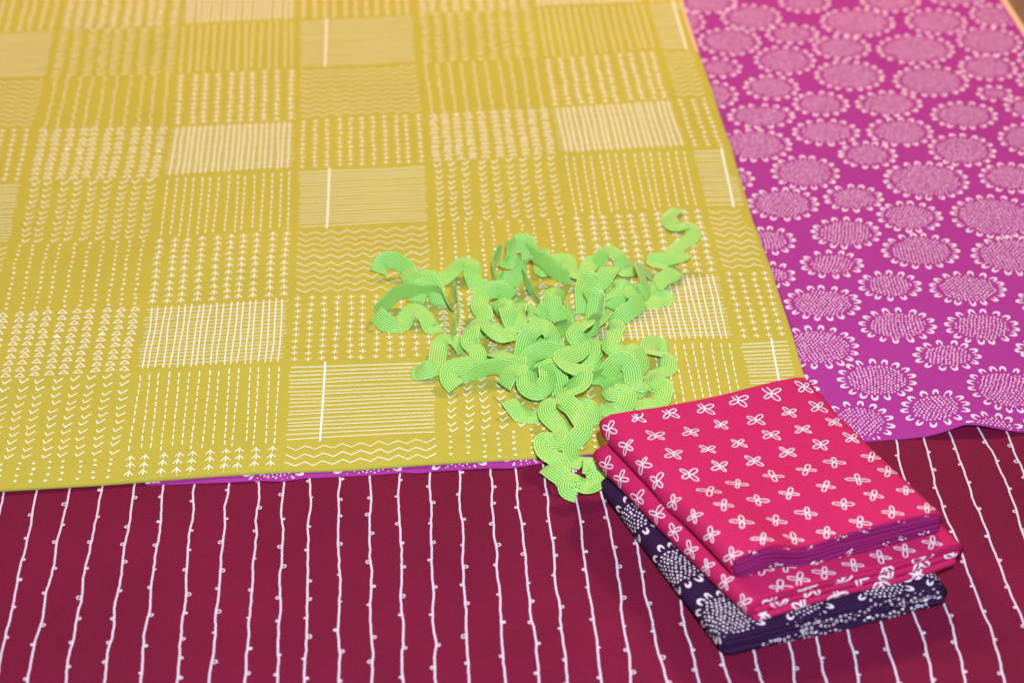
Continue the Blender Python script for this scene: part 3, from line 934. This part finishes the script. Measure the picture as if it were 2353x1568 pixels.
def traced(pts, h, tilt, ends=(1, 1), side=0.0, flut=1.6):
    """strand whose wavy centre line is read off the picture, lying in a plane that tilts towards the front"""
    p = np.array([(781 + x * .4687, 436 + y * .4687) for x, y in pts])
    p[1:-1] += 0.40 * (p[1:-1] - 0.5 * (p[:-2] + p[2:]))        # the braid's tight bends
    A = px(p[:, 0].mean(), p[:, 1].mean(), (3.4 + h) * MM)
    n = np.array([math.sin(math.radians(side)), -math.sin(math.radians(tilt)), math.cos(math.radians(tilt))]); n /= np.linalg.norm(n)
    P = []
    for x, y in p:
        d = RC @ np.array([(x - 1176.0) / FPX, (784.0 - y) / FPX, -1.0])
        P.append(CAM + d * (np.dot(A - CAM, n) / np.dot(d, n)))
    Q = catmull(np.array(P), 300)
    d = np.r_[0, np.cumsum(np.linalg.norm(np.diff(Q, axis=0), axis=1))]
    s = np.arange(0, d[-1], 0.7 * MM)
    C = np.stack([np.interp(s, d, Q[:, k]) for k in range(3)], 1)
    ph = random.uniform(0, 6.28)
    C = C + n * (flut * MM * np.sin(s / (7.5 * MM) + ph))[:, None]
    sl_ = s[-1]
    dive = ends[0] * np.clip(1 - s / (13 * MM), 0, 1) ** 2 + ends[1] * np.clip(1 - (sl_ - s) / (13 * MM), 0, 1) ** 2
    C[:, 2] -= dive * min(h, 9) * MM
    T = np.gradient(C, axis=0); T /= np.linalg.norm(T, axis=1, keepdims=True)
    tw = math.radians(26) * np.sin(s / (12 * MM) + ph * 1.7)
    N = n + np.cross(T, n) * np.sin(tw)[:, None]
    n2 = np.cross(T, N); n2 /= np.linalg.norm(n2, axis=1, keepdims=True)
    N2 = np.cross(n2, T)
    ribbon(C, n2, N2)

STR = [
    # low strands at the heart of the heap
    ([(1150, 690, 2, 0), (1200, 740, 6, 30), (1230, 790, 6, 10), (1290, 800, 4, -20), (1380, 780, 2, 0)], 2.0),
    ([(1410, 640, 2, 10), (1390, 700, 5, 30), (1350, 760, 6, 20), (1350, 850, 4, 0), (1400, 900, 2, 0)], 1.0),
    ([(1200, 850, 1, 10), (1250, 830, 4, 20), (1310, 830, 6, 40), (1390, 830, 4, 10), (1450, 850, 2, 0)], 4.0),
    # narrow, edge-on runs
    ([(1040, 712, 4, 60), (1012, 672, 7, 75), (960, 664, 8, 85), (905, 682, 7, 95), (866, 706, 6, 100), (860, 724, 5, 80)], 2.4, 2.2),
    ([(1055, 868, 2, 75), (1120, 852, 5, 85), (1175, 838, 8, 70), (1240, 815, 11, 70), (1290, 800, 13, 60)], 1.0, 2.5),
    ([(1150, 560, 22, 80), (1134, 600, 16, 95), (1135, 640, 10, 90), (1150, 680, 6, 70)], 0.4, 2.0),
    ([(1205, 560, 22, 70), (1225, 590, 16, 90), (1262, 612, 11, 85), (1310, 634, 9, 75)], 1.9, 2.2),
    ([(1040, 650, 6, 80), (1052, 700, 9, 95), (1045, 740, 8, 85), (1040, 775, 5, 70)], 0.4, 2.5),
    ([(1330, 750, 10, 60), (1370, 740, 12, 80), (1385, 700, 12, 85)], 0.4, 2.5),
    ([(1240, 690, 8, 70), (1215, 660, 9, 90), (1205, 635, 10, 80)], 1.4, 2.0),
    ([(1385, 850, 8, 70), (1340, 870, 10, 80), (1300, 890, 8, 70)], 0.2, 2.2),
]
for q in STR:
    strand(q[0], q[1], q[2] * MM if len(q) > 2 else AMP)
TR = [
    ([(320, 362), (360, 430), (430, 428), (490, 425), (550, 395), (600, 365), (645, 380), (655, 425), (690, 465), (735, 450)], 5, 22),
    ([(185, 405), (215, 360), (265, 352), (320, 385), (352, 425)], 6, 45, (0, 0)),
    ([(175, 612), (230, 650), (290, 655), (330, 610), (370, 590), (415, 620), (450, 660), (490, 640)], 5, 30, (0, 1)),
    ([(365, 520), (400, 475), (450, 475), (480, 520), (510, 560)], 6, 35),
    ([(350, 870), (410, 880), (462, 860), (480, 800), (505, 742), (560, 735), (612, 765)], 6, 10),
    ([(625, 625), (640, 690), (640, 740), (668, 790), (655, 840), (600, 865), (550, 890), (542, 930), (570, 968)], 8, 12, (1, 0)),
    ([(815, 225), (860, 245), (905, 250), (938, 292)], 24, 15),
    ([(805, 285), (825, 330), (868, 370), (855, 420), (800, 420), (770, 375)], 13, 45),
    ([(958, 275), (985, 320), (1000, 372), (1060, 345), (1110, 345), (1140, 400), (1190, 410), (1235, 350), (1290, 320)], 6, 12),
    ([(1245, 335), (1310, 312), (1365, 340), (1395, 378), (1440, 355), (1450, 318)], 8, 30),
    ([(1335, 330), (1315, 390), (1270, 440), (1222, 442), (1197, 490), (1200, 560)], 14, 20),
    ([(1655, 85), (1622, 130), (1645, 178), (1702, 185), (1715, 232), (1662, 280), (1640, 318), (1690, 330)], 1.5, 3, (0, 0)),
    ([(1690, 318), (1650, 335), (1560, 345), (1600, 372), (1622, 410), (1578, 452), (1552, 500), (1585, 530), (1530, 552), (1480, 530), (1450, 485)], 4, 12, (0, 0)),
    ([(840, 480), (780, 480), (715, 505), (690, 560), (702, 620), (688, 680), (722, 728)], 9, 22),
    ([(730, 590), (742, 655), (790, 700), (845, 685), (880, 640)], 14, 38),
    ([(765, 540), (805, 558), (828, 615), (855, 650), (888, 600), (910, 545)], 17, 40),
    ([(920, 545), (945, 600), (978, 620), (1006, 570), (1015, 515)], 13, 45),
    ([(1100, 480), (1052, 520), (1058, 590), (1092, 630), (1072, 680)], 11, 35),
    ([(1210, 480), (1250, 520), (1245, 600), (1225, 670)], 12, 55),
    ([(890, 770), (925, 712), (985, 685), (1028, 722), (1000, 768)], 15, 28),
    ([(1335, 535), (1380, 502), (1432, 515), (1440, 560), (1390, 592), (1335, 610)], 10, 25),
    ([(1320, 622), (1348, 655), (1340, 712), (1338, 765), (1390, 792), (1442, 792), (1467, 840), (1442, 892), (1480, 930), (1505, 885)], 13, 20),
    ([(1602, 738), (1542, 752), (1530, 792), (1590, 818), (1598, 862), (1552, 900), (1540, 945), (1575, 978), (1560, 1030), (1500, 1046), (1435, 1050)], 2.5, 3),
    ([(1310, 890), (1362, 925), (1340, 985), (1392, 1010), (1375, 1060), (1312, 1068), (1262, 1050)], 4, 10),
    ([(1295, 860), (1370, 845), (1422, 880), (1452, 948), (1492, 905)], 10, 30),
    ([(800, 905), (850, 880), (900, 900), (920, 952), (970, 976), (1010, 940), (1022, 890), (1060, 890), (1088, 945)], 12, 25),
    ([(828, 1005), (850, 1045), (890, 1092), (945, 1108), (1000, 1085)], 4, 35),
    ([(1150, 1090), (1195, 1065), (1228, 1100), (1200, 1145)], 5, 35),
    ([(1205, 600), (1195, 650), (1160, 700), (1178, 752), (1155, 790), (1103, 828), (1128, 872), (1178, 902), (1170, 948), (1118, 985), (1110, 1025), (1138, 1065), (1168, 1120), (1182, 1180), (1145, 1240), (1152, 1290), (1200, 1322)], 13, 14),
    ([(1098, 1018), (1040, 1042), (1024, 1090), (1062, 1140), (1088, 1182), (1060, 1226), (1008, 1246), (1015, 1292), (1060, 1322), (1075, 1350), (1030, 1362)], 6, 7),
    ([(1010, 1335), (1050, 1380), (1090, 1410), (1120, 1440)], 3, 10),
    ([(1190, 1345), (1232, 1362), (1246, 1412), (1200, 1440), (1140, 1432), (1125, 1465), (1170, 1490)], 6, 28, (0, 0)),
]
for q in TR:
    traced(*q)
# short twisting runs that fill the heap
fr = random.Random(31)
for k in range(4):
    a = fr.uniform(0, 6.28); rad = math.sqrt(fr.random())
    cx, cy = 1265 + 170 * rad * math.cos(a), 725 + 105 * rad * math.sin(a)
    if cx > 1400 and cy > 800: continue
    hd = fr.uniform(0, 6.28); cv = fr.uniform(-1.1, 1.1); ro = fr.uniform(-70, 70); c = []
    x, y = cx, cy
    hh = fr.uniform(3, 9)
    for q in range(5):
        c.append((x, y, hh + (9 if q in (1, 2, 3) else 0) * fr.uniform(.3, 1.0), ro))
        x += 38 * math.cos(hd); y += 38 * math.sin(hd) * .62
        hd += cv * fr.uniform(.3, 1.0); ro += fr.uniform(-75, 75)
    strand(c, fr.uniform(0, 6))
